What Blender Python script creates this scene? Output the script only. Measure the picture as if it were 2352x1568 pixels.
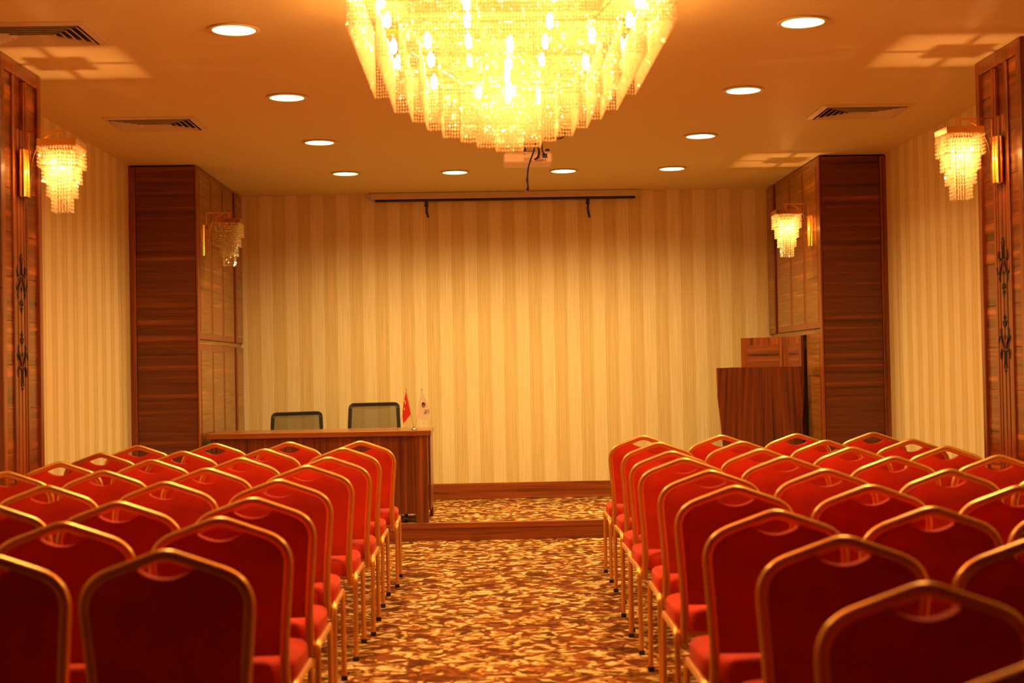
import bpy, math, random
from mathutils import Vector, Matrix
random.seed(7)
for o in list(bpy.data.objects): bpy.data.objects.remove(o)
SC = bpy.context.scene
COL = SC.collection
# ---------------------------------------------------------------- camera, world, exposure
CAMZ = 1.37
cd = bpy.data.cameras.new('camera'); cam = bpy.data.objects.new('camera', cd); COL.objects.link(cam)
cd.sensor_width = 36.0; cd.lens = 3267.0 / 2352 * 36; cd.clip_start = .05; cd.clip_end = 60
RX = Vector((0.999631, -0.020161, -0.01823)); UP = Vector((0.017836, -0.019523, 0.99965)); FW = Vector((0.02051, 0.999606, 0.019156))
m = Matrix((( RX.x, UP.x, -FW.x, 0), (RX.y, UP.y, -FW.y, 0), (RX.z, UP.z, -FW.z, CAMZ), (0, 0, 0, 1)))
cam.matrix_world = m
cd.dof.use_dof = True; cd.dof.focus_distance = 10.2; cd.dof.aperture_fstop = 2.6
SC.camera = cam
w = bpy.data.worlds.new('world'); SC.world = w; w.use_nodes = True
w.node_tree.nodes['Background'].inputs[0].default_value = (1, .5, .2, 1)
w.node_tree.nodes['Background'].inputs[1].default_value = 0.0
SC.view_settings.view_transform = 'Standard'; SC.view_settings.look = 'None'
SC.view_settings.exposure = 0.0; SC.view_settings.gamma = 1.0; SC.view_settings.use_curve_mapping = False
# lamp powers (the lamps themselves are built further down)
DOWN_STR = 7.0; DOWN_W = 205.0; DOWN_COL = (1.0, .68, .25)
BULB_COL = (1.0, .46, .15)
CH_STR = 340.0; SC_STR = 4600.0

# ---------------------------------------------------------------- room dimensions (metres)
H = 3.05; YB = 13.53; YF = -3.0; XL = -2.81; XR = 3.28
XPL = -2.27; XPR = 2.735; YP = 11.406; YS = 11.447; ZS = .142
XFL = -2.45; XFR = 2.818; YN = 7.315; YFAR = 7.983

# ---------------------------------------------------------------- helpers
class MB:
    def __init__(s): s.v = []; s.f = []
    def add(s, vs, fs):
        n = len(s.v); s.v += [tuple(p) for p in vs]; s.f += [tuple(i + n for i in f) for f in fs]
    def box(s, x0, x1, y0, y1, z0, z1):
        s.add([(x0,y0,z0),(x1,y0,z0),(x1,y1,z0),(x0,y1,z0),(x0,y0,z1),(x1,y0,z1),(x1,y1,z1),(x0,y1,z1)],
              [(0,3,2,1),(4,5,6,7),(0,1,5,4),(1,2,6,5),(2,3,7,6),(3,0,4,7)]); return s
    def bbox(s, x0, x1, y0, y1, z0, z1, b=.004):
        # box with chamfered edges
        xs=(x0,x1); ys=(y0,y1); zs=(z0,z1); V=[]; idx={}
        for i in (0,1):
            for j in (0,1):
                for k in (0,1):
                    sx=b if i==0 else -b; sy=b if j==0 else -b; sz=b if k==0 else -b
                    for a,p in (('x',(xs[i],ys[j]+sy,zs[k]+sz)),('y',(xs[i]+sx,ys[j],zs[k]+sz)),('z',(xs[i]+sx,ys[j]+sy,zs[k]))):
                        idx[(i,j,k,a)]=len(V); V.append(p)
        F=[]
        for i in (0,1):
            q=[idx[(i,0,0,'x')],idx[(i,1,0,'x')],idx[(i,1,1,'x')],idx[(i,0,1,'x')]]; F.append(q if i else q[::-1])
            q=[idx[(0,i,0,'y')],idx[(0,i,1,'y')],idx[(1,i,1,'y')],idx[(1,i,0,'y')]]; F.append(q if i else q[::-1])
            q=[idx[(0,0,i,'z')],idx[(1,0,i,'z')],idx[(1,1,i,'z')],idx[(0,1,i,'z')]]; F.append(q if i else q[::-1])
        for i in (0,1):
            for j in (0,1):
                F.append([idx[(i,j,0,'x')],idx[(i,j,1,'x')],idx[(i,j,1,'y')],idx[(i,j,0,'y')]])
                F.append([idx[(i,0,j,'x')],idx[(i,1,j,'x')],idx[(i,1,j,'z')],idx[(i,0,j,'z')]])
                F.append([idx[(0,i,j,'y')],idx[(1,i,j,'y')],idx[(1,i,j,'z')],idx[(0,i,j,'z')]])
                for k in (0,1): F.append([idx[(i,j,k,'x')],idx[(i,j,k,'y')],idx[(i,j,k,'z')]])
        s.add(V,F); return s
    def sweep(s, path, prof, bdir, cap=True):
        path=[Vector(p) for p in path]; n=len(path); k=len(prof); V=[]
        for i,p in enumerate(path):
            t=(path[min(i+1,n-1)]-path[max(i-1,0)]).normalized()
            b=Vector(bdir); b=(b-t*b.dot(t)).normalized(); a=t.cross(b)
            V+=[p+a*q[0]+b*q[1] for q in prof]
        F=[]
        for i in range(n-1):
            for j in range(k):
                F.append((i*k+j,i*k+(j+1)%k,(i+1)*k+(j+1)%k,(i+1)*k+j))
        if cap: F.append(tuple(range(k))[::-1]); F.append(tuple((n-1)*k+j for j in range(k)))
        s.add(V,F); return s
    def tube(s, path, r, seg=8, bdir=None, cap=True):
        path=[Vector(p) for p in path]
        if bdir is None:
            d=(path[-1]-path[0]); ax=[abs(d.x),abs(d.y),abs(d.z)]; i=ax.index(min(ax)); bdir=[(1,0,0),(0,1,0),(0,0,1)][i]
        return s.sweep(path,[(r*math.cos(2*math.pi*j/seg),r*math.sin(2*math.pi*j/seg)) for j in range(seg)],bdir,cap)
    def lathe(s, prof, c=(0,0,0), seg=24, cap=True):
        V=[];F=[];k=len(prof)
        for i in range(seg):
            a=2*math.pi*i/seg
            V+=[(c[0]+r*math.cos(a),c[1]+r*math.sin(a),c[2]+z) for r,z in prof]
        for i in range(seg):
            j=(i+1)%seg
            for q in range(k-1): F.append((i*k+q,j*k+q,j*k+q+1,i*k+q+1))
        if cap:
            if prof[0][0]>1e-6: F.append(tuple(i*k for i in range(seg))[::-1])
            if prof[-1][0]>1e-6: F.append(tuple(i*k+k-1 for i in range(seg)))
        s.add(V,F); return s
    def prism(s, poly, fn):
        # poly list of 2D; fn(p,side) -> 3D ; side 0/1
        n=len(poly); V=[fn(p,0) for p in poly]+[fn(p,1) for p in poly]
        F=[tuple(range(n))[::-1],tuple(range(n,2*n))]+[(i,(i+1)%n,n+(i+1)%n,n+i) for i in range(n)]
        s.add(V,F); return s
    def bead(s, x, y, z, r, h):
        a=random.random()*1.57; c=math.cos(a)*r; d=math.sin(a)*r
        n=len(s.v)
        s.v += [(x,y,z+h),(x+c,y+d,z),(x-d,y+c,z),(x-c,y-d,z),(x+d,y-c,z),(x,y,z-h)]
        s.f += [(n,n+1,n+2),(n,n+2,n+3),(n,n+3,n+4),(n,n+4,n+1),(n+5,n+2,n+1),(n+5,n+3,n+2),(n+5,n+4,n+3),(n+5,n+1,n+4)]
    def build(s, name, mat, parent=None, smooth=False, sharp=False):
        me=bpy.data.meshes.new(name); me.from_pydata(s.v,[],s.f); me.materials.append(mat)
        if smooth:
            me.polygons.foreach_set('use_smooth',[True]*len(me.polygons))
            if sharp: me.set_sharp_from_angle(angle=math.radians(sharp))
        me.update()
        o=bpy.data.objects.new(name,me); COL.objects.link(o)
        if parent: o.parent=parent
        return o
def fillet(pts, rad, seg=6):
    out=[Vector(pts[0])]
    for i in range(1,len(pts)-1):
        p=Vector(pts[i]); a=Vector(pts[i-1])-p; b=Vector(pts[i+1])-p; r=rad[i-1] if isinstance(rad,(list,tuple)) else rad
        r=min(r,a.length*.49,b.length*.49)
        A=p+a.normalized()*r; B=p+b.normalized()*r
        for k in range(seg+1):
            t=k/seg; out.append(A*(1-t)**2+p*2*t*(1-t)+B*t*t)
    out.append(Vector(pts[-1])); return out
def thing(name, label, cat, loc=(0,0,0), rz=0, group=None, kind=None):
    o=bpy.data.objects.new(name,None); COL.objects.link(o); o.empty_display_size=.1
    o.location=loc; o.rotation_euler=(0,0,rz); tag(o,label,cat,group,kind); return o
def tag(o,label=None,cat=None,group=None,kind=None):
    if label: o['label']=label
    if cat: o['category']=cat
    if group: o['group']=group
    if kind: o['kind']=kind
    return o
def copy_tree(o, parent=None):
    c=o.copy(); COL.objects.link(c)
    if parent: c.parent=parent
    for ch in list(o.children): copy_tree(ch,c)
    return c

# ---------------------------------------------------------------- materials
def nmat(name):
    mt=bpy.data.materials.new(name); mt.use_nodes=True; nt=mt.node_tree; return mt, nt, nt.nodes['Principled BSDF']
def setp(b, **k):
    for n,v in k.items():
        n={'base':'Base Color','rough':'Roughness','metal':'Metallic','coat':'Coat Weight','coatr':'Coat Roughness','sheen':'Sheen Weight','sheenr':'Sheen Roughness','sheent':'Sheen Tint','spec':'Specular IOR Level','emit':'Emission Color','emits':'Emission Strength','alpha':'Alpha'}[n]
        if n in ('Base Color','Emission Color','Sheen Tint') and len(v)==3: v=(*v,1)
        b.inputs[n].default_value=v
def plain(name, base, rough=.5, **k):
    mt,nt,b=nmat(name); setp(b,base=base,rough=rough,**k); return mt
def N(nt,t,**k):
    n=nt.nodes.new(t)
    for a,v in k.items(): setattr(n,a,v)
    return n
def ramp(nt, stops, interp='LINEAR'):
    r=N(nt,'ShaderNodeValToRGB'); cr=r.color_ramp; cr.interpolation=interp
    while len(cr.elements)<len(stops): cr.elements.new(.5)
    for e,(p,c) in zip(cr.elements,stops): e.position=p; e.color=(*c,1) if len(c)==3 else c
    return r
def mapped(nt, scale, rot=(0,0,0), loc=(0,0,0)):
    tc=N(nt,'ShaderNodeTexCoord'); mp=N(nt,'ShaderNodeMapping'); nt.links.new(tc.outputs['Object'],mp.inputs[0])
    mp.inputs['Scale'].default_value=scale; mp.inputs['Rotation'].default_value=rot; mp.inputs['Location'].default_value=loc; return mp
def wood(name, grain, c_dark, c_mid, c_light, across=16, rough=.34, wavy=.25, coat=.35, off=0.0, along=.7):
    mt,nt,b=nmat(name); L=nt.links.new
    sc=[across]*3; fs=[across*7]*3; i='xyz'.index(grain); sc[i]=along; fs[i]=4.0
    mp=mapped(nt,sc,loc=(off,off*1.7,off*.6)); n1=N(nt,'ShaderNodeTexNoise'); n1.inputs['Scale'].default_value=1; n1.inputs['Detail'].default_value=5; n1.inputs['Roughness'].default_value=.6; n1.inputs['Distortion'].default_value=wavy
    L(mp.outputs[0],n1.inputs['Vector'])
    mp2=mapped(nt,fs); n2=N(nt,'ShaderNodeTexNoise'); n2.inputs['Scale'].default_value=1; n2.inputs['Detail'].default_value=3; L(mp2.outputs[0],n2.inputs['Vector'])
    r=ramp(nt,[(.33,c_dark),(.46,c_mid),(.53,c_mid),(.66,c_light)]); L(n1.outputs[0],r.inputs[0])
    r2=ramp(nt,[(.3,(.72,.68,.66)),(.65,(1.1,1.1,1.1))]); L(n2.outputs[0],r2.inputs[0])
    mx=N(nt,'ShaderNodeMix',data_type='RGBA',blend_type='MULTIPLY'); mx.inputs[0].default_value=1
    L(r.outputs[0],mx.inputs[6]); L(r2.outputs[0],mx.inputs[7]); L(mx.outputs[2],b.inputs['Base Color'])
    setp(b,rough=rough,coat=coat,coatr=.18); return mt
WD=(.060,.009,.002); WM=(.19,.036,.006); WL=(.36,.088,.014)
W_y=wood('wood_grain_y','y',WD,WM,WL,across=15,wavy=.5)
W_x=wood('wood_grain_x','x',(.035,.005,.0015),(.135,.023,.004),(.30,.064,.010),across=22,wavy=.06,coat=.12,along=.35)
W_base=wood('wood_skirting','x',(.11,.020,.004),(.30,.065,.011),(.42,.11,.02),across=30,wavy=.2,coat=.1)
W_z=wood('wood_grain_z','z',WD,WM,WL,across=26,wavy=.3)
W_z2=wood('wood_upright_fine','z',(.09,.016,.003),(.25,.052,.008),(.38,.095,.015),across=34,wavy=.2)
W_fig=wood('wood_figured','y',(.11,.035,.005),(.27,.092,.013),(.46,.180,.028),across=26,wavy=1.2,rough=.3,coat=.5)
W_desk=wood('wood_desk_front','z',(.05,.008,.002),(.17,.033,.006),(.29,.065,.011),across=38,wavy=.2)
W_top=wood('wood_desk_top','x',(.16,.036,.006),(.30,.078,.013),(.38,.11,.02),across=22,wavy=.2,rough=.3)
# podium veneer: arched cathedral grain
def podium_mat():
    mt,nt,b=nmat('wood_podium'); L=nt.links.new
    tc=N(nt,'ShaderNodeTexCoord'); sp=N(nt,'ShaderNodeSeparateXYZ'); L(tc.outputs['Object'],sp.inputs[0])
    # parabolic (cathedral) figure: value = x^2*k + z, sampled by noise
    x0=N(nt,'ShaderNodeMath',operation='SUBTRACT'); L(sp.outputs[0],x0.inputs[0]); x0.inputs[1].default_value=.06
    ax=N(nt,'ShaderNodeMath',operation='ABSOLUTE'); L(x0.outputs[0],ax.inputs[0])
    pw=N(nt,'ShaderNodeMath',operation='POWER'); L(ax.outputs[0],pw.inputs[0]); pw.inputs[1].default_value=.75
    zz=N(nt,'ShaderNodeMath',operation='MULTIPLY_ADD'); L(sp.outputs[2],zz.inputs[0]); zz.inputs[1].default_value=.055; L(pw.outputs[0],zz.inputs[2])
    sc=N(nt,'ShaderNodeMath',operation='MULTIPLY'); L(zz.outputs[0],sc.inputs[0]); sc.inputs[1].default_value=34
    cb=N(nt,'ShaderNodeCombineXYZ'); L(sc.outputs[0],cb.inputs[0]); sg=N(nt,'ShaderNodeMath',operation='MULTIPLY_ADD'); L(x0.outputs[0],sg.inputs[0]); sg.inputs[1].default_value=4; sg.inputs[2].default_value=1; L(sg.outputs[0],cb.inputs[1]); L(sp.outputs[2],cb.inputs[2])
    n1=N(nt,'ShaderNodeTexNoise'); n1.inputs['Scale'].default_value=1; n1.inputs['Detail'].default_value=4; n1.inputs['Distortion'].default_value=.2; L(cb.outputs[0],n1.inputs['Vector'])
    r=ramp(nt,[(.3,(.07,.012,.003)),(.48,(.17,.034,.006)),(.7,(.27,.065,.011))]); L(n1.outputs[0],r.inputs[0]); L(r.outputs[0],b.inputs['Base Color']); setp(b,rough=.35,coat=.3,coatr=.2); return mt
W_pod=podium_mat()
DARK=plain('recess_shade',(.008,.004,.002),.8)  # near-black paint standing in for the shade inside gaps, cutouts and ducts
GOLD=plain('gold_tube',(.90,.46,.13),.34,metal=.88)
BRASS=plain('polished_brass',(.95,.55,.16),.12,metal=1.0)
CHROME=plain('chrome',(.85,.8,.75),.1,metal=1.0)
BLACK=plain('black_rubber',(.012,.01,.009),.5)
BLKP=plain('black_plastic',(.02,.017,.013),.4)
def fabric(name, c):
    mt,nt,b=nmat(name); L=nt.links.new
    mp=mapped(nt,(9,9,9)); n=N(nt,'ShaderNodeTexNoise'); n.inputs['Scale'].default_value=1; n.inputs['Detail'].default_value=3; L(mp.outputs[0],n.inputs['Vector'])
    r=ramp(nt,[(.3,tuple(v*.8 for v in c)),(.7,tuple(min(1,v*1.12) for v in c))]); L(n.outputs[0],r.inputs[0]); L(r.outputs[0],b.inputs['Base Color'])
    setp(b,rough=.75,sheen=.3,sheenr=.35,sheent=(1,.42,.25),spec=.25)
    return mt
RED=fabric('red_velour',(.60,.026,.003))
def wallpaper(name, axis, phase):
    mt,nt,b=nmat(name); L=nt.links.new
    tc=N(nt,'ShaderNodeTexCoord'); sp=N(nt,'ShaderNodeSeparateXYZ'); L(tc.outputs['Object'],sp.inputs[0])
    a=N(nt,'ShaderNodeMath',operation='SUBTRACT'); L(sp.outputs[axis],a.inputs[0]); a.inputs[1].default_value=phase
    d=N(nt,'ShaderNodeMath',operation='DIVIDE'); L(a.outputs[0],d.inputs[0]); d.inputs[1].default_value=.2425
    f=N(nt,'ShaderNodeMath',operation='FRACT'); L(d.outputs[0],f.inputs[0])
    Lc=(.86,.72,.42); Pc=(.77,.60,.29); K=(.67,.49,.18); Lt=(.84,.69,.37)
    st=[(0,Lc),(.225,K),(.247,Lt),(.268,K),(.288,Lt),(.312,K),(.330,Pc)]
    st+=[(.618,Pc),(.638,K),(.660,Lt),(.682,K),(.704,Lt),(.722,K),(.745,Lc)]
    # shift so that fraction 0 = centre of the linen band
    st=[(0,Lc),(.225,K),(.247,Lt),(.27,K),(.292,Lt),(.314,K),(.336,Pc),(.62,K),(.642,Lt),(.664,K),(.686,Lt),(.708,K),(.73,Lc)]
    r=ramp(nt,st,'CONSTANT'); L(f.outputs[0],r.inputs[0])
    s=[130,130,130]; s[2]=2.0
    mp=mapped(nt,s); n=N(nt,'ShaderNodeTexNoise'); n.inputs['Scale'].default_value=1; n.inputs['Detail'].default_value=4; L(mp.outputs[0],n.inputs['Vector'])
    r2=ramp(nt,[(.3,(.86,.84,.80)),(.7,(1.08,1.08,1.08))]); L(n.outputs[0],r2.inputs[0])
    mx=N(nt,'ShaderNodeMix',data_type='RGBA',blend_type='MULTIPLY'); mx.inputs[0].default_value=1
    L(r.outputs[0],mx.inputs[6]); L(r2.outputs[0],mx.inputs[7]); L(mx.outputs[2],b.inputs['Base Color'])
    setp(b,rough=.55,spec=.35); return mt
WPx=wallpaper('wallpaper_stripes_x',0,-.0955)
WPy=wallpaper('wallpaper_stripes_y',1,9.285)
def carpet_mat():
    mt,nt,b=nmat('carpet_leaf_pattern'); L=nt.links.new
    mp=mapped(nt,(1,1,1)); nz=N(nt,'ShaderNodeTexNoise'); nz.inputs['Scale'].default_value=9; nz.inputs['Detail'].default_value=2.5; L(mp.outputs[0],nz.inputs['Vector'])
    vm=N(nt,'ShaderNodeVectorMath',operation='MULTIPLY_ADD'); vm.inputs[1].default_value=(.20,.20,.20); L(nz.outputs['Color'],vm.inputs[0]); L(mp.outputs[0],vm.inputs[2])
    # leaf shapes: stretched warped cells, light inside, veined by their own rings
    def cells(sc,rot,loc):
        m2=N(nt,'ShaderNodeMapping'); m2.inputs['Scale'].default_value=sc; m2.inputs['Rotation'].default_value=(0,0,rot); m2.inputs['Location'].default_value=loc; L(vm.outputs[0],m2.inputs[0])
        vo=N(nt,'ShaderNodeTexVoronoi',feature='F1'); vo.inputs['Scale'].default_value=1; L(m2.outputs[0],vo.inputs['Vector']); return vo
    v1=cells((16,9,1),.5,(0,0,0)); v2=cells((9,18,1),.3,(4,7,0)); 
    r1=ramp(nt,[(.16,(1,1,1)),(.30,(.75,.75,.75)),(.33,(.25,.25,.25)),(.40,(.55,.55,.55)),(.46,(0,0,0))]); L(v1.outputs['Distance'],r1.inputs[0])
    r2=ramp(nt,[(.14,(.95,.95,.95)),(.27,(.7,.7,.7)),(.30,(.2,.2,.2)),(.37,(.5,.5,.5)),(.43,(0,0,0))]); L(v2.outputs['Distance'],r2.inputs[0])
    mxx=N(nt,'ShaderNodeMix',data_type='RGBA',blend_type='LIGHTEN'); mxx.inputs[0].default_value=1; L(r1.outputs[0],mxx.inputs[6]); L(r2.outputs[0],mxx.inputs[7])
    n3=N(nt,'ShaderNodeTexNoise'); n3.inputs['Scale'].default_value=9; n3.inputs['Detail'].default_value=3; n3.inputs['Distortion'].default_value=1.2; L(vm.outputs[0],n3.inputs['Vector'])
    ad=N(nt,'ShaderNodeMath',operation='MULTIPLY_ADD'); L(mxx.outputs[2],ad.inputs[0]); ad.inputs[1].default_value=.62; L(n3.outputs[0],ad.inputs[2])
    r=ramp(nt,[(.42,(.13,.030,.005)),(.56,(.25,.062,.010)),(.68,(.33,.12,.02)),(.80,(.48,.23,.06)),(.95,(.62,.38,.15)),(1.0,(.74,.52,.26))]); L(ad.outputs[0],r.inputs[0])
    n4=N(nt,'ShaderNodeTexNoise'); n4.inputs['Scale'].default_value=5; n4.inputs['Detail'].default_value=2; mp4=mapped(nt,(1,1.4,1),loc=(3,5,0)); L(mp4.outputs[0],n4.inputs['Vector'])
    r4=ramp(nt,[(.45,(1,1,1)),(.62,(.66,.74,.5))]); L(n4.outputs[0],r4.inputs[0])
    mx=N(nt,'ShaderNodeMix',data_type='RGBA',blend_type='MULTIPLY'); mx.inputs[0].default_value=1; L(r.outputs[0],mx.inputs[6]); L(r4.outputs[0],mx.inputs[7])
    L(mx.outputs[2],b.inputs['Base Color']); setp(b,rough=.95,spec=.1); return mt
CARPET=carpet_mat()
CEIL=plain('ceiling_paint',(.74,.62,.30),.6)
VENTM=plain('vent_metal',(.62,.50,.33),.4)
PROJM=plain('projector_plastic',(.85,.75,.62),.4)
def emis(name, col, s):
    mt=bpy.data.materials.new(name); mt.use_nodes=True; nt=mt.node_tree; nt.nodes.clear()
    e=N(nt,'ShaderNodeEmission'); e.inputs[0].default_value=(*col,1); e.inputs[1].default_value=s; o=N(nt,'ShaderNodeOutputMaterial'); nt.links.new(e.outputs[0],o.inputs[0]); return mt
DOWN=emis('downlight_glow',DOWN_COL,DOWN_STR)
CBULB=emis('chandelier_bulb_glow',BULB_COL,CH_STR)
SBULB=emis('sconce_bulb_glow',BULB_COL,SC_STR)
def crystal(name, tint, tr=.5, gl=.25, tp=.25):
    mt=bpy.data.materials.new(name); mt.use_nodes=True; nt=mt.node_tree; nt.nodes.clear(); L=nt.links.new
    t=N(nt,'ShaderNodeBsdfTranslucent'); t.inputs[0].default_value=(*tint,1)
    d=N(nt,'ShaderNodeBsdfDiffuse'); d.inputs[0].default_value=(*tint,1)
    g=N(nt,'ShaderNodeBsdfGlossy'); g.inputs[0].default_value=(1,.95,.85,1); g.inputs[1].default_value=.12
    p=N(nt,'ShaderNodeBsdfTransparent'); p.inputs[0].default_value=(1,.97,.9,1)
    m1=N(nt,'ShaderNodeMixShader'); m1.inputs[0].default_value=.35; L(t.outputs[0],m1.inputs[1]); L(d.outputs[0],m1.inputs[2])
    m2=N(nt,'ShaderNodeMixShader'); m2.inputs[0].default_value=gl/(tr+gl); L(m1.outputs[0],m2.inputs[1]); L(g.outputs[0],m2.inputs[2])
    m3=N(nt,'ShaderNodeMixShader'); m3.inputs[0].default_value=tp; L(m2.outputs[0],m3.inputs[1]); L(p.outputs[0],m3.inputs[2])
    o=N(nt,'ShaderNodeOutputMaterial'); L(m3.outputs[0],o.inputs[0]); return mt
CRYS_OFF=crystal('unlit_crystal_beads',(.72,.55,.26),tr=.3,gl=.6,tp=.5)  # same crystal as the lit lamps, lack of light painted in as duller tint
CRYS=crystal('crystal_beads',(.95,.90,.68),tr=.45,gl=.40,tp=.38)

# ---------------------------------------------------------------- setting
def struct(name, mb, mat, smooth=False):
    o=mb.build(name,mat,None,smooth); o['kind']='structure'; return o
struct('floor',MB().box(XL-.1,XR+.1,YF,YB+.1,-.05,0),CARPET)
struct('ceiling',MB().box(XL-.1,XR+.1,YF,YB+.1,H,H+.05),CEIL)
struct('wall_back',MB().box(XL-.1,XR+.1,YB,YB+.1,0,H),WPx)
struct('wall_left',MB().box(XL-.1,XL,YF,YB,0,H),WPy)
struct('wall_right',MB().box(XR,XR+.1,YF,YB,0,H),WPy)
struct('wall_front',MB().box(XL-.1,XR+.1,YF-.1,YF,0,H),W_z)
struct('baseboard_back',MB().bbox(XPL,XPR,YB-.02,YB,ZS,.293,.003),W_base)
struct('baseboard_left',MB().bbox(XL,XL+.018,YFAR,YP,0,.12,.003).bbox(XL,XL+.018,YF,YN,0,.12,.003),W_y)
struct('baseboard_right',MB().bbox(XR-.018,XR,YFAR,YP,0,.12,.003).bbox(XR-.018,XR,YF,YN,0,.12,.003),W_y)

st=thing('stage','low carpeted stage with dark wooden edge across the end of the room','stage',(0,YS,0),kind='structure')
MB().box(XPL,XPR,.06,YB-YS-.001,0,ZS-.001).build('stage_carpet',CARPET,st)
MB().bbox(XPL,XPR,0,.062,.098,ZS+.002,.004).build('nosing',W_base,st)
MB().box(XPL,XPR,.012,.059,.0,.097).build('riser',W_base,st)

# ---------------------------------------------------------------- wood clad columns beside the stage
def pilaster(side):
    sx=1 if side=='L' else -1        # direction towards the room centre
    X=XPL if side=='L' else XPR; XW=XL if side=='L' else XR
    lab={'L':'wide red-brown wood clad column left of the stage behind the desk','R':'wide red-brown wood clad column right of the stage behind the lectern'}[side]
    t=thing('wood_clad_column',lab,'column',(X,YP,0)); D=YB-YP-.002
    wout=(XW-X)*1.0
    def bx(mb,a,b,y0,y1,z0,z1,bev=.003):   # a,b measured from the room face outward (towards the wall)
        x0,x1=sorted((-sx*a,-sx*b)); mb.bbox(x0,x1,y0,y1,z0,z1,bev)
    W=abs(wout)-.001
    c=MB(); bx(c,.06,W,.02,D,0,H-.002); c.build('column_core',DARK,t)  # near-black core paints in the shade of door gaps and the open cabinet
    p=MB(); bx(p,.016,W-.052,.0,.02,0,H-.012); p.build('front_panel',W_x,t)
    s=MB(); bx(s,W-.050,W,-.006,.02,0,H-.012); s.build('front_stile',W_z2,t)
    s=MB(); bx(s,0,.014,-.002,.06,0,H-.01); s.build('corner_post',W_z2,t)
    # side panels facing the stage: columns of doors, an upper and a lower tier
    if side=='L': cols=[(.062,.565),(.569,1.085),(1.089,1.650),(1.745,D)]
    else: cols=[(.062,.560),(.564,1.085),(1.089,1.700),(1.805,D)]
    for tier,(z0,z1) in enumerate(((.15,1.612),(1.655,H-.012))):
        for i,(y0,y1) in enumerate(cols):
            if side=='R' and tier==0 and i in (1,2): continue
            d=MB(); bx(d,.0,.055,y0,y1,z0,z1); dd=d.build('door_panel',W_z2,t)
            f=MB(); bx(f,-.0025,.0,y0+.045,y1-.045,z0+.05,z1-.05,.001); f.build('inset_veneer',W_fig,dd)
    r=MB(); bx(r,.02,.058,.06,D,1.613,1.654,.002); r.build('shadow_rail',W_fig,t)
    if side=='R':   # folding pair of lower doors standing ajar
        def leaf(p0,p1,par):
            v=Vector((p1[0]-p0[0],p1[1]-p0[1],0)); L=v.length; ang=math.atan2(v.y,v.x)
            g=MB(); g.bbox(0,L,-.014,.014,.15-.0,1.608,.002); o=g.build('open_door_leaf',W_z2,par)
            o.location=(p0[0]-X,p0[1]-YP,0); o.rotation_euler=(0,0,ang)
            h=MB(); h.bbox(.07,L-.07,.0141,.0165,.22,1.54,.001); h.build('inset_veneer',W_x2,o); return o
        a=leaf((2.712,12.02),(2.680,12.455),t); b=leaf((2.676,12.465),(2.338,12.81),t)
    return t
W_x2=wood('wood_banded_inset','x',(.05,.010,.003),(.22,.05,.012),(.36,.1,.025),across=22,wavy=.3)
pilaster('L'); pilaster('R')

# ---------------------------------------------------------------- nearer wood columns with the carved ornaments
def ribbon(mb, pts, w0, w1, wm, fn):
    P=[Vector(p) for p in fillet([(*p,0) for p in pts],.02,4)]; n=len(P); A=[];B=[]
    for i,p in enumerate(P):
        t=(P[min(i+1,n-1)]-P[max(i-1,0)]); t=t.normalized() if t.length>0 else Vector((1,0,0)); q=Vector((-t.y,t.x,0)); u=i/(n-1)
        w=((w0*(1-u)+w1*u)+wm*4*u*(1-u))*.62; A.append(p+q*w); B.append(p-q*w)
    for i in range(n-1):
        mb.prism([A[i][:2],A[i+1][:2],B[i+1][:2],B[i][:2]],fn)
def ornament(mb, zt, zb, fn):
    hw=.095; Hh=zb-zt
    def P(x,y): return (x*hw, zt+y*Hh)
    for s in (-1,1):
        for pts,a,b,c in (([(.22,.06),(.10,.20),(.12,.31),(.2,.37)],.002,.003,.004),
                          ([(.66,.22),(.72,.33),(.5,.39),(.25,.35)],.004,.003,.007),
                          ([(.17,.39),(.30,.50),(.66,.62),(.95,.57),(1.0,.49)],.003,.001,.008),
                          ([(.22,.41),(.40,.55),(.62,.66),(.62,.73),(.45,.745)],.003,.004,.008)):
            ribbon(mb,[P(s*x,y) for x,y in pts],a,b,c,fn)
    def dia(y0,y1,w): mb.prism([P(0,y0),P(w,(y0+y1)/2),P(0,y1),P(-w,(y0+y1)/2)],fn)
    dia(0,.055,.16); dia(.44,.46,.07); dia(.55,.64,.13)
    mb.prism([P(0,.755),P(.2,.80),P(.28,.87),P(.12,.865),P(0,.84),P(-.12,.865),P(-.28,.87),P(-.2,.80)],fn)
    mb.prism([P(0,.87),P(.17,.92),P(.12,.95),P(-.12,.95),P(-.17,.92)],fn)
    dia(.93,1.0,.05)
W_tile=wood('wood_tile','y',(.055,.012,.002),(.20,.042,.006),(.50,.135,.02),across=26,wavy=.5,rough=.3,coat=.4,along=.9)
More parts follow.
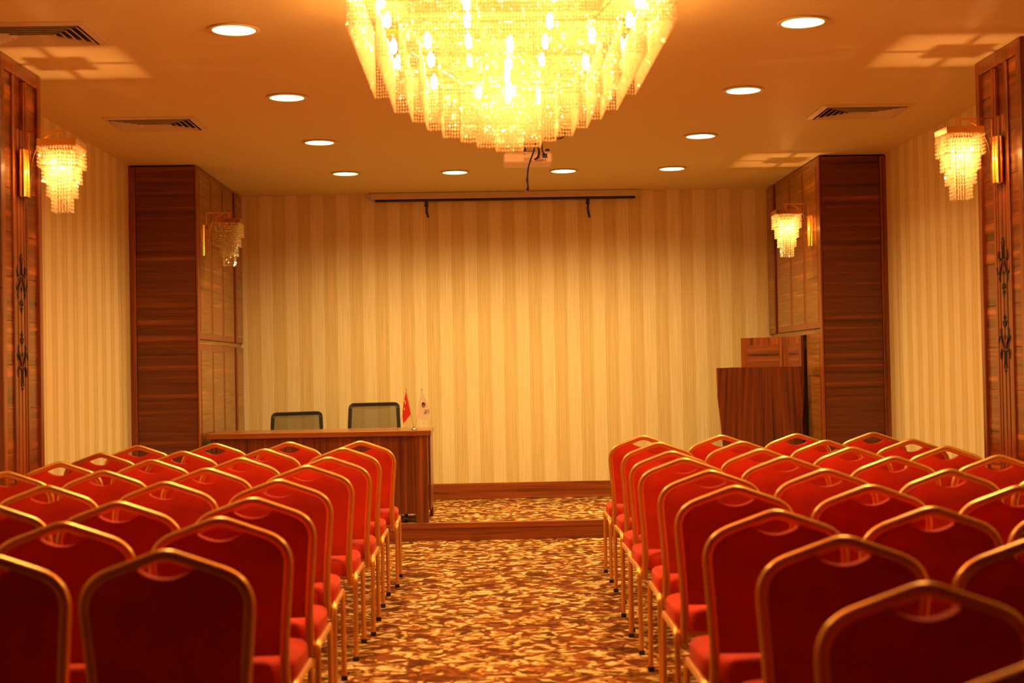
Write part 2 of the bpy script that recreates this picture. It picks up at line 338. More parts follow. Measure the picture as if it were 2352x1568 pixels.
def pillar(side):
    sx=1 if side=='L' else -1; X=XFL if side=='L' else XFR; W=(abs(XL-XFL) if side=='L' else XR-XFR)-.001; D=YFAR-YN
    lab={'L':'polished wood column with dark scroll cutouts on the left wall, nearer than the stage','R':'polished wood column with dark scroll cutouts on the right wall, nearer than the stage'}[side]
    t=thing('wood_scroll_column',lab,'column',(X,YN,0))
    def bx(mb,a,b,y0,y1,z0,z1,bev=.002):
        x0,x1=sorted((-sx*a,-sx*b)); mb.bbox(x0,x1,y0,y1,z0,z1,bev)
    c=MB(); bx(c,.03,W,.012,D-.0,0,H-.001); c.build('column_core',W_y,t)
    p=MB(); bx(p,.0,W,.0,.011,0,1.83); bx(p,.0,W,.0,.011,1.834,H-.002); p.build('front_panel',W_z,t)
    for y0,y1 in ((.011,.062),(D-.05,D)):
        s=MB(); bx(s,0,.03,y0,y1,0,H-.002); s.build('side_stile',W_z2,t)
    s=MB(); bx(s,.001,.03,.062,D-.05,H-.075,H-.002); s.build('top_rail',W_z2,t)
    a0,a1,b0,b1=.066,.205,.445,D-.056
    for y0,y1 in ((a0,a1),(b0,b1)):
        q=MB(); z=.05; k=0
        while z<2.97:
            zz=min(z+.2315,2.972); bx(q,.016,.029,y0,y1,z,zz-.002,.001); z=zz
        q.build('tile_strip',W_tile,t)
    g=MB(); n=9; ww=(b0-a1)/n
    for i in range(n):
        dd=.006 if i in (0,8) else (.010 if i%2 else .014)
        bx(g,dd,.029,a1+i*ww+.001,a1+(i+1)*ww-.001,.05,2.70 if 1<i<7 else 2.97,.002)
    g.build('ribbed_band',W_z2,t)
    o=MB(); yc=(a1+b0)/2
    xa=(.0095,.0085)
    def fn(p,sd): return (-sx*(.0055 if sd else .009), yc+p[0]*1.0, p[1])
    ornament(o,2.034,1.712,fn); ornament(o,1.303,1.623,fn)
    o.build('scroll_cutout_shade',DARK,t)  # thin dark pieces stand in for the shade inside the cut-out scrolls
    return t
pillar('L'); pillar('R')

# ---------------------------------------------------------------- sconces
def bead_ring_square(mb, hw, ztop, zbot, dx, dz, r):
    n=max(2,round(2*hw/dx)); k=max(1,round((ztop-zbot)/dz))
    pts=[]
    for i in range(n): 
        u=-hw+2*hw*i/n; pts+=[(u,-hw),(hw,u),(-u,hw),(-hw,-u)]
    for x,y in pts:
        jx=random.uniform(-.001,.001)
        for j in range(k): mb.bead(x+jx,y,ztop-(j+.5)*dz,r,dz*.5)
def make_sconce(lit, name='wall_sconce'):
    # origin: wall face at the plate; +x into the room
    t=bpy.data.objects.new(name,None); COL.objects.link(t); t.empty_display_size=.1
    z0=0.0
    p=MB(); p.bbox(0,.012,-.062,.062,-.128,.128,.003)
    for q,r in ((-.03,.024),(.0,.03),(.03,.024)):
        P=[(.0+.012+r*math.sin(math.pi*k/8),q+r*-math.cos(math.pi*k/8)) for k in range(9)]
        p.prism(P,lambda c,s:(c[0],c[1],-.126 if s else .126))
    p.build('wall_plate',BRASS,t,True,40)
    a=MB(); a.sweep(fillet([(.03,0,-.02),(.03,0,.226),(.235,0,.226)],.006,3),[(.006,.007),(-.006,.007),(-.006,-.007),(.006,-.007)],(0,1,0))
    a.build('arm',BRASS,t)
    b=MB(); P=[]
    for k in range(13):
        u=k/12; P.append((.035+.13*u**1.9+.0*u,0,-.06+.275*(1-(1-u)**1.7)))
    b.sweep(P,[(.005,.007),(-.005,.007),(-.005,-.007),(.005,-.007)],(0,1,0)); b.tube([(.212,0,.224),(.212,0,.16)],.006); b.build('brace',BRASS,t)
    cx=.212; hw=.103; zt=.172; zb=.138
    f=MB()
    f.box(cx-hw,cx+hw,-hw,-hw+.003,zb,zt).box(cx-hw,cx+hw,hw-.003,hw,zb,zt).box(cx-hw,cx-hw+.003,-hw,hw,zb,zt).box(cx+hw-.003,cx+hw,-hw,hw,zb,zt)
    f.box(cx-hw,cx+hw,-.005,.005,zb+.012,zb+.018).box(cx-.005,cx+.005,-hw,hw,zb+.012,zb+.018)
    f.box(cx-.035,cx+.035,-.035,.035,zb+.008,zb+.020); f.build('shade_frame',BRASS,t)
    tiers=((.101,.138,.018),(.082,.138,-.062),(.063,.120,-.134),(.045,.100,-.212))
    for hwk,a0,b0 in tiers:
        q=MB(); bead_ring_square(q,hwk,a0,b0,.0145,.0195,.0066)
        for v in range(len(q.v)): q.v[v]=(q.v[v][0]+cx,q.v[v][1],q.v[v][2])
        o=q.build('crystal_curtain',CRYS if lit else CRYS_OFF,t); o['kind']='stuff'
    # bulb
    bl=MB(); bl.lathe([(0.0,-.008),(.005,-.006),(.0072,-.001),(.0072,.002),(.004,.007),(0,.008)],(cx,0,.03),12)
    bo=bl.build('bulb',SBULB if lit else plain('unlit_bulb',(.7,.6,.45),.2),t,True)
    h=MB(); h.tube([(cx,0,.146),(cx,0,.05)],.004); h.build('lamp_holder',BRASS,t)
    return t
s_on=make_sconce(True)
s_off=make_sconce(False,'wall_sconce')
ZP=2.461
s_on.location=(XFL,7.655,ZP); tag(s_on,'lit crystal bead wall lamp on the left wall nearer column','wall lamp',"crystal wall lamps")
o=copy_tree(s_on); o.location=(XFR,7.645,ZP-.008); o.rotation_euler=(0,0,math.pi); o['label']='lit crystal bead wall lamp on the right wall nearer column'
o=copy_tree(s_on); o.location=(XPR,11.675,ZP+.0); o.rotation_euler=(0,0,math.pi); o['label']='lit crystal bead wall lamp on the column above the lectern'
s_off.location=(XPL,11.655,ZP+.0); tag(s_off,'unlit crystal bead wall lamp on the column above the desk','wall lamp',"crystal wall lamps")

# ---------------------------------------------------------------- chandelier
CX,CY=.130,6.05
ch=thing('crystal_chandelier','huge square stepped crystal bead chandelier glowing yellow under the ceiling','chandelier',(CX,CY,H))
TA=[.054,.135,.206,.288,.362,.433,.520,.621]                       # half widths of the square tiers
TZ=[2.303,2.335,2.373,2.411,2.460,2.513,2.575,2.669]
def rect_curtain(a,b,zb,zt,dx,dz,rr):
    q=MB(); k=max(2,round((zt-zb)/dz))
    nx=max(4,round(2*a/dx)); ny=max(4,round(2*b/dx)); P=[]
    for i in range(nx): u=-a+2*a*i/nx; P+=[(u,-b),(-u,b)]
    for i in range(ny): u=-b+2*b*i/ny; P+=[(a,u),(-a,-u)]
    for x,y in P:
        jz=random.uniform(-.0015,.0015)
        for j in range(k): q.bead(x,y,zb+(j+.5)*dz+jz,rr,dz*.5)
    return q
fr=MB()
def hoop(mb,a,b,z,r):
    mb.box(-a-r,a+r,-b-r,-b+r,z-r,z+r).box(-a-r,a+r,b-r,b+r,z-r,z+r).box(-a-r,-a+r,-b,b,z-r,z+r).box(a-r,a+r,-b,b,z-r,z+r)
for k in range(8):
    a=TA[k]; b=a*1.17; zb=TZ[k]-H
    zt_=zb+.215 if k<7 else -.075
    o=rect_curtain(a,b,zb,zt_,.0125,.0155,.0062).build('crystal_curtain',CRYS,ch); o['kind']='stuff'
    hoop(fr,a,b,zt_+.004,.0035)
hoop(fr,.635,.74,-.06,.014)
for sx in (-1,1):
    for sy in (-1,1):
        fr.tube([(sx*.62,sy*.73,-.05),(sx*.05,sy*.06,TZ[0]-H+.215)],.004,5,(0,0,1))
        fr.tube([(sx*.60,sy*.70,-.06),(sx*.60,sy*.70,-.001)],.01,6)
fr.build('frame',BRASS,ch)
MB().bbox(-.45,.45,-.5,.5,-.03,-.001,.006).build('ceiling_plate',BRASS,ch)
bm=MB(); bm.lathe([(0.0,-.034),(.010,-.028),(.014,-.012),(.014,.010),(.007,.026),(0,.034)],(0,0,0),12)
b0=bm.build('bulb',CBULB,ch,True)
first=True
for i,(fx,fy,zz) in enumerate([(x,y,0) for x in (-.5,-.17,.17,.5) for y in (-.56,-.2,.2,.56)]+[(x,y,1) for x in (-.33,0,.33) for y in (-.38,0,.38)]+[(0,-.16,2),(0,.16,2),(-.13,0,2),(.13,0,2)]):
    p=(fx,fy,(-.24,-.36,-.50)[zz]+random.uniform(-.02,.02))
    if first: b0.location=p; first=False; continue
    c=b0.copy(); COL.objects.link(c); c.parent=ch; c.location=p

# ---------------------------------------------------------------- downlights
dl=thing('ceiling_downlight','','ceiling light',(0,0,H))
MB().lathe([(.104,.0),(.124,-.003),(.126,-.007),(.118,-.011),(.104,-.009)],(0,0,0),40,cap=False).build('trim_ring',plain('downlight_trim',(.75,.62,.42),.35),dl,True,40)
MB().lathe([(0,-.0065),(.104,-.0065),(.104,-.004),(0,-.004)],(0,0,0),40,cap=False).build('lens',DOWN,dl)
sl=bpy.data.lights.new('downlight_beam','SPOT'); sl.energy=DOWN_W; sl.color=DOWN_COL; sl.spot_size=math.radians(158); sl.spot_blend=1.0; sl.shadow_soft_size=.09
so=bpy.data.objects.new('downlight_beam',sl); COL.objects.link(so); so.parent=dl; so.location=(0,0,-.013)
LX=-1.166; RX_=1.62
spots=[(LX-.02,6.93,'left row, nearest the camera'),(LX,8.66,'left row, second from the camera'),(LX,10.38,'left row, third from the camera'),(LX+.03,12.04,'at the left end of the row above the stage'),
 (RX_-.02,6.93,'right row, nearest the camera'),(RX_,8.64,'right row, second from the camera'),(RX_,10.35,'right row, third from the camera'),(RX_+.015,12.04,'at the right end of the row above the stage'),
 (-.211,12.06,'above the stage, left of the projector'),(.713,12.08,'above the stage, right of the projector'),
 (LX,5.2,'left of the chandelier above the upper edge of the picture'),(RX_,5.2,'right of the chandelier above the upper edge of the picture')]
for i,(x,y,l) in enumerate(spots):
    o=dl if i==0 else copy_tree(dl); o.location=(x,y,H)
    o['label']='round white ceiling downlight, '+l
    o['group']='round ceiling downlights' 

# ---------------------------------------------------------------- ceiling vents
def vent(cx,cy,w,d,lab):
    t=thing('ceiling_vent',lab,'vent',(cx,cy,H),group='square ceiling vents')
    def rect(mb,hx,hy,t0,z0,z1,slope=0):
        # rectangular ring, outer half sizes hx,hy at z0, inner (hx-t0) at z1
        a=[(-hx,-hy,z0),(hx,-hy,z0),(hx,hy,z0),(-hx,hy,z0)]; b=[(-hx+t0,-hy+t0,z1),(hx-t0,-hy+t0,z1),(hx-t0,hy-t0,z1),(-hx+t0,hy-t0,z1)]
        e=.0025; c=[(x,y,z+e) for x,y,z in a]; f=[(x,y,z+e) for x,y,z in b]
        mb.add(a+b+c+f,[(i,(i+1)%4,4+(i+1)%4,4+i) for i in range(4)]+[(8+i,12+i,12+(i+1)%4,8+(i+1)%4) for i in range(4)]+[(i,8+i,8+(i+1)%4,(i+1)%4) for i in range(4)]+[(4+i,4+(i+1)%4,12+(i+1)%4,12+i) for i in range(4)])
    hx,hy=w/2,d/2
    f=MB(); rect(f,hx,hy,.035,-.004,-.014); rect(f,hx,hy,.004,-.001,-.004); f.build('vent_frame',VENTM,t)
    MB().box(-hx+.02,hx-.02,-hy+.02,hy-.02,-.0025,-.001).build('duct_shade',DARK,t)  # flat dark sheet painted as the shade up inside the duct
    s=MB(); k=0; ox,oy=hx-.045,hy-.045
    while oy>.045: rect(s,ox,oy,.024,-.019,-.0045); ox-=.036; oy-=.036
    s.box(-ox,ox,-oy,oy,-.012,-.009); s.build('louvre',VENTM,t)
vent(-2.16,6.97,.60,.47,'square louvred ceiling vent cut by the left edge of the picture')
vent(-2.155,9.51,.60,.50,'square louvred ceiling vent further back above the left chairs')
vent(2.545,9.44,.60,.52,'square louvred ceiling vent on the right side of the ceiling')

# ---------------------------------------------------------------- projection screen, projector, cables
SCR=plain('screen_housing',(.62,.50,.33),.45)
t=thing('projection_screen','rolled-up projection screen in a long housing under the ceiling at the stage wall','screen',(.229,13.45,2.987))
MB().bbox(-1.267,1.267,-.045,.045,0,.060,.004).build('screen_housing',SCR,t)
MB().bbox(-1.285,-1.268,-.04,.04,.003,.06,.003).bbox(1.268,1.285,-.04,.04,.003,.06,.003).build('end_cap',SCR,t)
MB().tube([(-1.225,-.02,-.010),(1.238,-.02,-.012)],.013,8).build('black_weight_bar',BLKP,t)
for x,zl in ((-.735,-.175),(.79,-.2)):
    s=MB(); s.sweep(fillet([(x,-.03,-.012),(x+.004,-.03,-.06),(x-.006,-.032,-.11),(x+.012,-.03,zl)],.02,3),[(.011,.001),(-.011,.001),(-.011,-.001),(.011,-.001)],(0,1,0))
    s.sweep([(x-.012,-.032,-.015),(x-.010,-.034,-.04),(x-.018,-.032,-.072)],[(.008,.0015),(-.008,.0015),(-.008,-.0015),(.008,-.0015)],(0,1,0)); s.build('strap',BLACK,t)
MB().tube([(1.262,-.03,.02),(1.29,-.03,.025),(1.33,-.02,.06)],.003,6).build('cord',PROJM,t)

t=thing('ceiling_projector','small pale projector hanging from the ceiling beyond the chandelier','projector',(.28,8.2,H))
b=MB(); b.bbox(-.14,.14,0,.20,-.492,-.434,.008).bbox(-.13,.13,.01,.19,-.434,-.425,.004); b.build('body',PROJM,t)
MB().bbox(-.025,.02,-.002,.001,-.482,-.462,.001).build('connector_plate',plain('beige_panel',(.6,.45,.28),.5),t)
MB().bbox(.082,.112,-.003,.001,-.465,-.440,.001).build('power_socket',BLACK,t)
MB().tube([(.085,-.004,-.477),(.085,.0,-.477)],.005,8,(1,0,0)).tube([(.100,-.004,-.477),(.100,.0,-.477)],.004,8,(1,0,0)).tube([(-.02,-.004,-.442),(-.02,0,-.442)],.003,8,(1,0,0)).build('audio_port',BLACK,t)
MB().tube([(-.02,.10,-.425),(-.02,.10,-.002)],.014,10).lathe([(.05,-.001),(.05,-.012),(.0,-.012)],(-.02,.1,0),20).bbox(-.08,.05,.05,.15,-.424,-.415,.002).build('ceiling_mount',BLKP,t)
MB().lathe([(.014,0),(.014,.012),(.006,.018),(0,.018)],(.115,.03,-.425),12).build('adjust_foot',BLKP,t)
MB().tube(fillet([(.065,-.06,-.38),(.063,-.03,-.42),(.064,-.012,-.45),(.064,-.008,-.475)],.03,4),.006,8,(1,0,0)).bbox(.048,.08,-.02,-.004,-.484,-.466,.003).build('white_plug',plain('pale_cable',(.6,.35,.15),.5),t)
t=thing('hanging_cable','black cable with a red tip dangling below the projector','cable',(.3,8.16,H),group='black projector cables')
MB().tube(fillet([(.026,.0,-.001),(.03,0,-.2),(.025,.0,-.40),(-.022,0,-.52),(-.028,0,-.60),(-.022,0,-.655)],.06,5),.0045,8,(0,1,0)).tube([(-.028,0,-.585),(-.028,0,-.612)],.0065,8).tube([(-.024,0,-.64),(-.032,0,-.656)],.0065,8).build('cable',BLACK,t)
MB().tube([(-.030,0,-.653),(-.036,0,-.663)],.0058,8).build('red_tip',plain('red_plastic',(.6,.05,.02),.4),t)
MB().tube(fillet([(.026,0.0,-.38),(.045,-.002,-.43),(.038,.005,-.465),(.016,.012,-.478)],.03,4),.0055,8,(0,1,0)).build('short_lead',BLACK,t)
t=thing('power_cable','black power cable looping from the ceiling into the projector','cable',(.38,8.16,H),group='black projector cables')
MB().tube(fillet([(.12,.0,-.001),(.125,0,-.29),(.11,.0,-.36),(.05,.0,-.36),(-.005,0,-.33),(-.02,.0,-.38),(-.018,0,-.435),(.0,.015,-.45)],.06,6),.0042,8,(0,1,0)).build('cable',BLACK,t)

# ---------------------------------------------------------------- desk with flags
t=thing('presentation_desk','long dark wood desk with overhanging top on the left of the stage','desk',(-1.345,11.83,ZS))
MB().bbox(-.893,.915,-.343,.33,.702,.745,.004).build('desk_top',W_top,t)
MB().bbox(-.84,.78,-.318,-.298,.072,.70,.002).build('front_panel',W_desk,t)
MB().bbox(.780,.885,-.328,-.288,.0,.70,.003).build('leg_stile',W_z,t)
MB().bbox(-.86,-.80,-.328,-.288,.0,.70,.003).build('leg_stile',W_z,t)
e=MB()
for x0,x1 in ((.886,.905),(-.86,-.842)):
    e.bbox(x0,x1,-.286,.29,.10,.70,.002)
e.build('end_panel',W_z,t)
MB().bbox(.872,.902,.24,.30,.0,.12,.003).bbox(-.86,-.83,.24,.30,.0,.12,.003).build('rear_leg',W_z,t)
for x in (.70,-.7):
    MB().tube([(x-.012,-.26,.025),(x+.012,-.26,.025)],.025,14).box(x-.015,x+.015,-.275,-.245,.03,.072).build('castor',BLKP,t)

FZ=.888
t=thing('desk_flag_stand','small chrome stand with crossed red and white table flags on the desk','flag stand',(-.572,11.632,FZ))
MB().lathe([(.0,0),(.034,.0),(.030,.003),(.014,.010),(.010,.020),(.004,.026),(0,.026)],(0,0,0),24).build('base',CHROME,t,True,50)
def fp(x,y):   # close-up pixel -> local x,z of the stand
    return ((x/12.06+900-952)/280.9+.0, (988-(y/12.06+880))/280.9)
def pole(x0,x1,yo):
    a=fp(x0,1235); b=fp(x1,205)
    o=MB().tube([(a[0],yo,.01),(b[0],yo,b[1])],.0018,8).build('pole',CHROME,t); 
    MB().lathe([(0,-.005),(.004,-.003),(.0045,.0),(.003,.004),(0,.006)],(b[0],yo,b[1]+.003),10).build('finial',BRASS,o)
    return o
pl=pole(610,428,0); pr=pole(655,848,.004)
def flag(mb, poly, yo, amp, tt=.0012):
    # triangulated fan grid across the flag with soft folds
    n=len(poly); V=[]
    mb.prism(poly,lambda p,s:(p[0],yo+amp*math.sin(p[0]*90+p[1]*20)+(-tt if s else tt)*.5,p[1]))
REDF=plain('flag_red',(.70,.03,.01),.6); WHF=plain('flag_white',(.92,.80,.62),.6)
fl=MB(); flag(fl,[fp(*p) for p in ((418,245),(370,440),(345,600),(318,760),(305,945),(330,1140),(430,1010),(535,880),(500,700),(455,450))],-.006,.0015); rf=fl.build('red_flag',REDF,pl)
rf['label']='red flag with white crescent and star'
E_=MB(); pts=[]
c0=(392,560)
for k in range(13):
    a=math.radians(100+160*k/12*1.0-0); pts.append((c0[0]-8+38*math.cos(math.radians(60-300*0)+0)*0+38*math.cos(math.radians(110)+math.radians(-140*k/12)),c0[1]-0-80*math.sin(math.radians(110)+math.radians(-140*k/12))))
inner=[(c0[0]-16+30*math.cos(math.radians(-30)+math.radians(140*k/12)),c0[1]-62*math.sin(math.radians(-30)+math.radians(140*k/12))) for k in range(13)]
E_.prism([fp(x-16,y) for x,y in pts+inner],lambda p,s:(p[0],-.0095 if s else -.0085,p[1]))
st_=[]
for k in range(10):
    rr=1.0 if k%2==0 else .42; a=math.pi/2+k*math.pi/5; st_.append(fp(366+22*rr*math.cos(a),728-42*rr*math.sin(a)))
E_.prism(st_,lambda p,s:(p[0],-.0095 if s else -.0085,p[1])); E_.build('crescent_and_star',WHF,rf)
fl=MB(); flag(fl,[fp(*p) for p in ((850,250),(790,560),(740,760),(690,920),(720,945),(880,1040),(1035,1135),(1060,1010),(1085,880),(1030,700),(960,470),(905,320))],.0,.0015); wf=fl.build('white_flag',WHF,pr)
wf['label']='white flag with round logo and lettering'
lg=MB(); C=(893,622)
lg.prism([fp(C[0]+50*math.cos(2*math.pi*k/20),C[1]+70*math.sin(2*math.pi*k/20)) for k in range(20)],lambda p,s:(p[0],-.0035 if s else -.0025,p[1])); lo=lg.build('logo_disc',plain('logo_bronze',(.35,.17,.04),.5),wf)
lg=MB(); lg.prism([fp(C[0]+50*math.cos(a),C[1]+70*math.sin(a)) for a in [math.radians(190+170*k/10) for k in range(11)]]+[fp(C[0]+20,C[1]-20),fp(C[0],C[1]-28),fp(C[0]-15,C[1]-10)],lambda p,s:(p[0],-.0045 if s else -.0036,p[1])); lg.build('logo_swoosh',plain('logo_dark',(.03,.005,.004),.5),wf)
INK=plain('lettering_ink',(.04,.01,.008),.6)
def text_mesh(txt, size, loc, rot, parent, name='lettering'):
    cu=bpy.data.curves.new(name,'FONT'); cu.body=txt; cu.size=size; cu.extrude=.0003
    tmp=bpy.data.objects.new(name,cu); COL.objects.link(tmp); dg=bpy.context.evaluated_depsgraph_get(); dg.update()
    me=bpy.data.meshes.new_from_object(tmp.evaluated_get(dg)); bpy.data.objects.remove(tmp); bpy.data.curves.remove(cu)
    me.materials.clear(); me.materials.append(INK); o=bpy.data.objects.new(name,me); COL.objects.link(o); o.parent=parent; o.location=loc; o.rotation_euler=rot; return o
a=fp(952,885); text_mesh('SUL',.027,(a[0],-.004,a[1]),(math.pi/2,-math.radians(68),0),wf)
a=fp(1035,855); text_mesh('HOT',.015,(a[0],-.004,a[1]),(math.pi/2,-math.radians(68),0),wf)

# ---------------------------------------------------------------- mesh-back office chairs behind the desk
MESHM=bpy.data.materials.new('chair_mesh'); MESHM.use_nodes=True
nt=MESHM.node_tree; b=nt.nodes['Principled BSDF']; setp(b,base=(.10,.07,.035),rough=.8)
tp=N(nt,'ShaderNodeBsdfTransparent'); mxs=N(nt,'ShaderNodeMixShader'); mxs.inputs[0].default_value=.33
nt.links.new(b.outputs[0],mxs.inputs[1]); nt.links.new(tp.outputs[0],mxs.inputs[2]); nt.links.new(mxs.outputs[0],nt.nodes['Material Output'].inputs[0])
def office(x,y,rz,ztop,lab,tilt):
    t=thing('office_chair',lab,'office chair',(x,y,ZS),rz,'black mesh office chairs behind the desk')
    T=ztop-ZS
    # backrest frame: tapered rounded loop (chair faces -y)
    hw0,hw1=.235,.215
    def Y(z): return .20+.10*((T-z)/.55-.5)**2*1.0 - .0 + (.05*(z-(T-.55))/.55)
    out=fillet([(-hw0,0,T-.52),(-hw0,0,T-.50),(-hw1,0,T),(hw1,0,T+tilt),(hw0,0,T-.50),(hw0,0,T-.52)],[.01,.035,.035,.01],5)
    f=MB(); f.sweep([(p.x,Y(p.z),p.z) for p in out],[(.016,.012),(-.016,.012),(-.016,-.012),(.016,-.012)],(0,1,0))
    f.tube([(-hw0,Y(T-.51),T-.51),(hw0,Y(T-.51),T-.51)],.014,8,(0,1,0)); f.build('backrest_frame',BLKP,t)
    g=MB(); n=8; V=[];F=[]
    for i in range(n+1):
        z=T-.51+(.495)*i/n; hw=hw0+(hw1-hw0)*i/n-.012
        V+=[(-hw,Y(z),z),(0,Y(z)+.015,z+tilt/2*i/n),(hw,Y(z),z+tilt*i/n)]
    for i in range(n):
        for j in range(2): F.append((i*3+j,i*3+j+1,i*3+j+4,i*3+j+3))
    g.add(V,F); g.build('backrest_mesh',MESHM,t,True)
    s=MB(); s.bbox(-.23,.23,-.27,.19,.34,.41,.025); s.build('seat',BLKP,t,True,60)
    s=MB(); s.tube([(0,0,.10),(0,0,.34)],.025,12); s.tube([(0,.05,.36),(0,.26,.37),(0,.27,T-.45)],.018,8,(1,0,0)); s.build('gas_lift',BLKP,t)
    for k in range(5):
        a=2*math.pi*k/5+.3; c,sn=math.cos(a),math.sin(a)
        l=MB(); l.tube([(0,0,.09),(.26*c,.26*sn,.065)],.016,8,(0,0,1)).build('base_leg',BLKP,t)
        MB().tube([(.26*c-sn*.015,.26*sn+c*.015,.028),(.26*c+sn*.015,.26*sn-c*.015,.028)],.028,12,(0,0,1)).build('castor',BLKP,t)
    for s_ in (-1,1):
        MB().tube(fillet([(s_*.24,.0,.37),(s_*.29,.0,.38),(s_*.29,.0,.55)],.03,4),.014,8,(0,1,0)).bbox(s_*.29-.03,s_*.29+.03,-.14,.12,.55,.575,.008).build('armrest',BLKP,t)
office(-1.69,12.68,.03,.996,'black mesh-back office chair behind the desk, the lower one at left',.006)
office(-1.005,12.68,-.03,1.068,'black mesh-back office chair behind the desk, the taller one nearer the flags',.003)

# ---------------------------------------------------------------- lectern
t=thing('wooden_lectern','dark wooden lectern tapering to its foot on the right of the stage','lectern',(2.315,11.85,ZS))
def lf(z): # half width of the front board
    return .367 if z>.96 else .367-.045*(.96-z)/.41*1.0 if z>.4 else .29-.0
zs=[0,.25,.55,.75,.96,1.203]; hwL=[.300,.310,.325,.342,.362,.366]
poly=[(-h,z) for h,z in zip(hwL,zs)][::-1]+[(h,z) for h,z in zip(hwL,zs)]
MB().prism(poly,lambda p,s:(p[0],.035 if s else 0,p[1])).build('front_board',W_pod,t)
b=MB(); b.bbox(-.26,.26,.036,.33,.05,1.10,.004); b.build('body',W_z,t)
b=MB(); P=[(.036,1.205),(.036,1.185),(.36,1.06),(.36,1.08)]
b.prism(P,lambda p,s:(.27 if s else -.27,p[0],p[1])); b.build('reading_board',W_top,t)
MB().bbox(-.30,.30,.0,.38,.0,.049,.004).build('plinth',W_z,t)

# ---------------------------------------------------------------- banquet chair
def prof_fluted(w,d,g=.0048,n=13,groove={4:1,8:1}):
    pts=[]
    for k in range(n):
        a=-w/2+w*k/(n-1); e=abs(2*a/w); b=d/2*math.sqrt(max(0,1-e**4))
        if k in groove: b-=g*groove[k]
        pts.append((a,b))
    top=pts; bot=[(a,-b) for a,b in pts[::-1]]
    return top+bot[1:-1] if pts[0][1]==0 else top+bot
PF=prof_fluted(.0315,.025,.0068,15,{6:.75,7:1,8:.75})
PL=prof_fluted(.027,.022)
def yb(z):
    # backrest lean: bottom curls forward, top leans back
    u=(z-.5)
    return .014-.115*max(0,u-.05)**1.25*1.0-.0*u+.10*max(0,-u)**1.2
ch0=thing('banquet_chair','x','chair')
path=fillet([(.193,0,.352),(.186,0,.52),(.2125,0,.845),(0,0,.9215),(-.2125,0,.845),(-.186,0,.52),(-.193,0,.352)],[.10,.075,.03,.075,.10],8)
f=MB(); f.sweep([(p.x,yb(p.z),p.z) for p in path],PF,(0,1,0)); f.build('back_frame',GOLD,ch0,True,50)
def wIn(z):   # inner half width of the frame
    if z<.52: return .193+(.186-.193)*(z-.352)/.168-.010
    return .186+(.2125-.186)*min(1,(z-.52)/.325)-.010
def ztop(x):
    x=abs(x); line=.9085-.360*x
    if x>.135: line-= .5*((x-.135)/.068)**2.6*.085
    arc=.856+.022*(x/.068)**2
    return min(line,arc) if x<.075 else line
bk=MB(); NU,NV=22,14; V=[];F=[]
def pad(u,v,side):
    zt=ztop(u*.2030); z=.498+(zt-.498)*v; x=u*wIn(min(z,.86)) 
    if z>.80: x=u*.2030 if abs(u)*.203<wIn(z) else math.copysign(wIn(z),u)
    e=(1-abs(u)**5)*(1-abs(2*v-1)**8*.55); th=.010+.014*e
    return (x,yb(z)+(-th if side==0 else th+.006*e),z)
us=[-1+2*i/NU for i in range(NU+1)]; vs=[j/NV for j in range(NV+1)]
for s_ in (0,1):
    for v in vs:
        for u in us: V.append(pad(u,v,s_))
M_=(NU+1)*(NV+1)
for j in range(NV):
    for i in range(NU):
        a=j*(NU+1)+i; F.append((a,a+1,a+NU+2,a+NU+1)); F.append((M_+a,M_+a+NU+1,M_+a+NU+2,M_+a+1))
for i in range(NU):
    F.append((i,M_+i,M_+i+1,i+1)); a=NV*(NU+1)+i; F.append((a,a+1,M_+a+1,M_+a))
for j in range(NV):
    a=j*(NU+1); F.append((a,a+NU+1,M_+a+NU+1,M_+a)); a+=NU; F.append((a,M_+a,M_+a+NU+1,a+NU+1))
bk.add(V,F); bk.build('backrest',RED,ch0,True,50)
# seat: rounded, crowned
se=MB(); V=[];F=[]; NX,NY=16,14; 
def shw(y): 
    t_=min(1,max(0,(y-.03)/.05)); return .170+.046*(t_*t_*(3-2*t_))
rings=[(0.90,.395,0),(.985,.402,0),(1.0,.425,0),(1.0,.448,0),(.985,.463,0),(.94,.473,0),(.85,.480,0),(.6,.489,0),(.3,.493,0),(.05,.494,0)]
NP=44
base=[]
def outline():
    pts=[]; y0,y1=.0,.44
    # superellipse-like rounded outline
    for k in range(NP):
        a=2*math.pi*k/NP; c,s_=math.cos(a),math.sin(a); ex=.28
        X=math.copysign(abs(c)**ex,c); Yy=math.copysign(abs(s_)**ex,s_)
        y=(y0+y1)/2+(y1-y0)/2*Yy; pts.append((X*shw(y),y))
    return pts
ol=outline(); cyS=.22
for sc_,z,_ in rings:
    for x,y in ol: V.append((x*sc_,cyS+(y-cyS)*sc_,z))
for r_ in range(len(rings)-1):
    for k in range(NP):
        a=r_*NP+k; b_=r_*NP+(k+1)%NP; F.append((a,b_,b_+NP,a+NP))
F.append(tuple(range(NP))[::-1]); F.append(tuple((len(rings)-1)*NP+k for k in range(NP)))
se.add(V,F); se.build('seat',RED,ch0,True,60)
for yy in (.072,.372): MB().bbox(-.212,.212,yy-.012,yy+.012,.374,.396,.003).build('cross_bar',GOLD,ch0)
LXc=.2175
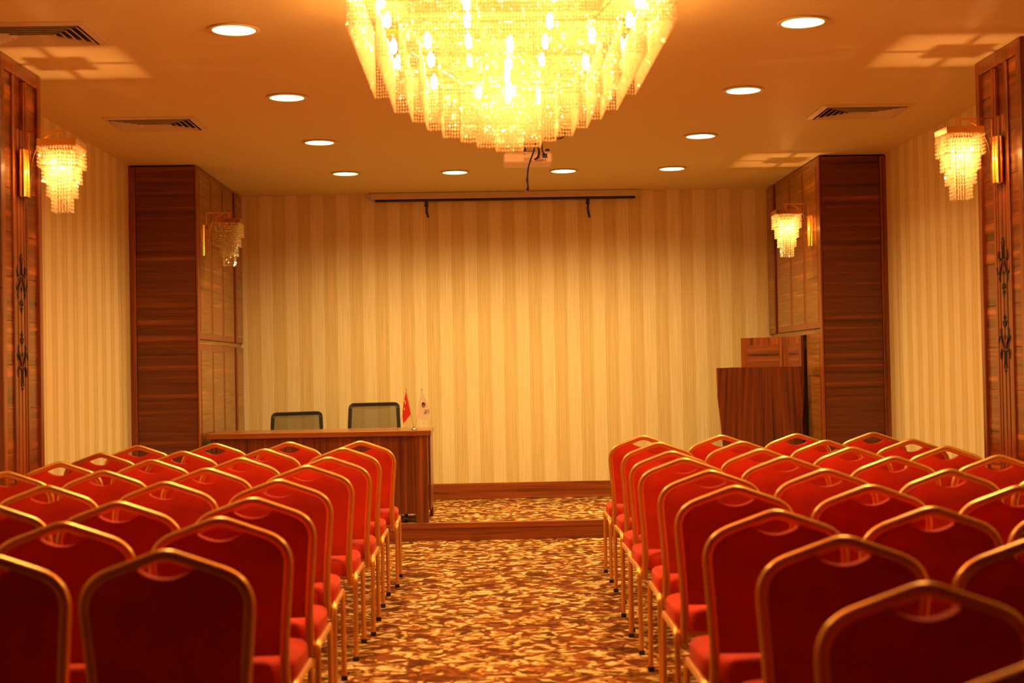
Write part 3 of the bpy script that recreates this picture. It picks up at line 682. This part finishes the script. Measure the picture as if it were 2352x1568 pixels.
for s_ in (-1,1):
    rail=fillet([(s_*LXc,.015,.315),(s_*LXc,.022,.402),(s_*LXc,.405,.404),(s_*LXc,.418,.315)],.045,6)
    MB().sweep(rail,PL,(1,0,0)).build('side_rail',GOLD,ch0,True,50)
    for (y0,y1) in ((-.008,.0149),(.432,.4181)):
        lg=MB().sweep([(s_*LXc,y0,.012),(s_*LXc,y1,.318)],PL,(1,0,0)).build('leg',GOLD,ch0,True,50)
        MB().bbox(s_*LXc-.0135,s_*LXc+.0135,y0-.0155,y0+.0155,0,.022,.002).build('rubber_foot',BLACK,lg)
ORD=['first','second','third','fourth','fifth','sixth','seventh','eighth','ninth','tenth']
DATA={'left':[[(-.786,9.014),(-.822,8.251),(-.811,7.377),(-.844,6.743),(-.855,5.884),(-.826,5.047),(-.819,4.371),(-.809,3.579)],
 [(-1.249,9.093),(-1.286,8.303),(-1.283,7.475),(-1.308,6.693),(-1.323,5.887),(-1.289,4.997),(-1.284,4.322),(-1.283,3.62)],
 [(-1.722,9.099),(-1.748,8.24),(-1.747,7.468),(-1.785,6.673),(-1.79,5.82),(-1.755,5.031)],
 [(-2.186,9.003),(-2.210,8.22),(-2.208,7.416),(-2.262,6.745)]],
 'right':[[(1.009,9.018),(1.006,8.196),(.964,7.325),(.947,6.742),(.943,5.93),(.908,5.137),(.874,4.253),(.906,3.574),(.871,2.79),(.876,2.099)],
 [(1.490,8.891),(1.480,8.127),(1.440,7.368),(1.430,6.728),(1.415,5.867),(1.385,5.063),(1.348,4.254),(1.378,3.49)],
 [(1.965,8.899),(1.953,8.083),(1.915,7.365),(1.905,6.569),(1.888,5.725),(1.860,4.906),(1.822,4.308)],
 [(2.440,8.873),(2.427,8.021),(2.390,7.303),(2.380,6.523),(2.362,5.723)]]}
used=False
for side,cols in DATA.items():
    for ci,colm in enumerate(cols):
        for ri,(x,y) in enumerate(colm):
            o=ch0 if not used else copy_tree(ch0); used=True
            o.location=(x,y+.048,0); o.rotation_euler=(0,0,random.uniform(-.012,.012))
            o['label']='red %s-block chair, %s row from the stage, %s'%(side,ORD[ri],'on the aisle' if ci==0 else '%s seat from the aisle'%ORD[ci])
            o['category']='chair'; o['group']='red and gold banquet chairs in the %s block'%side
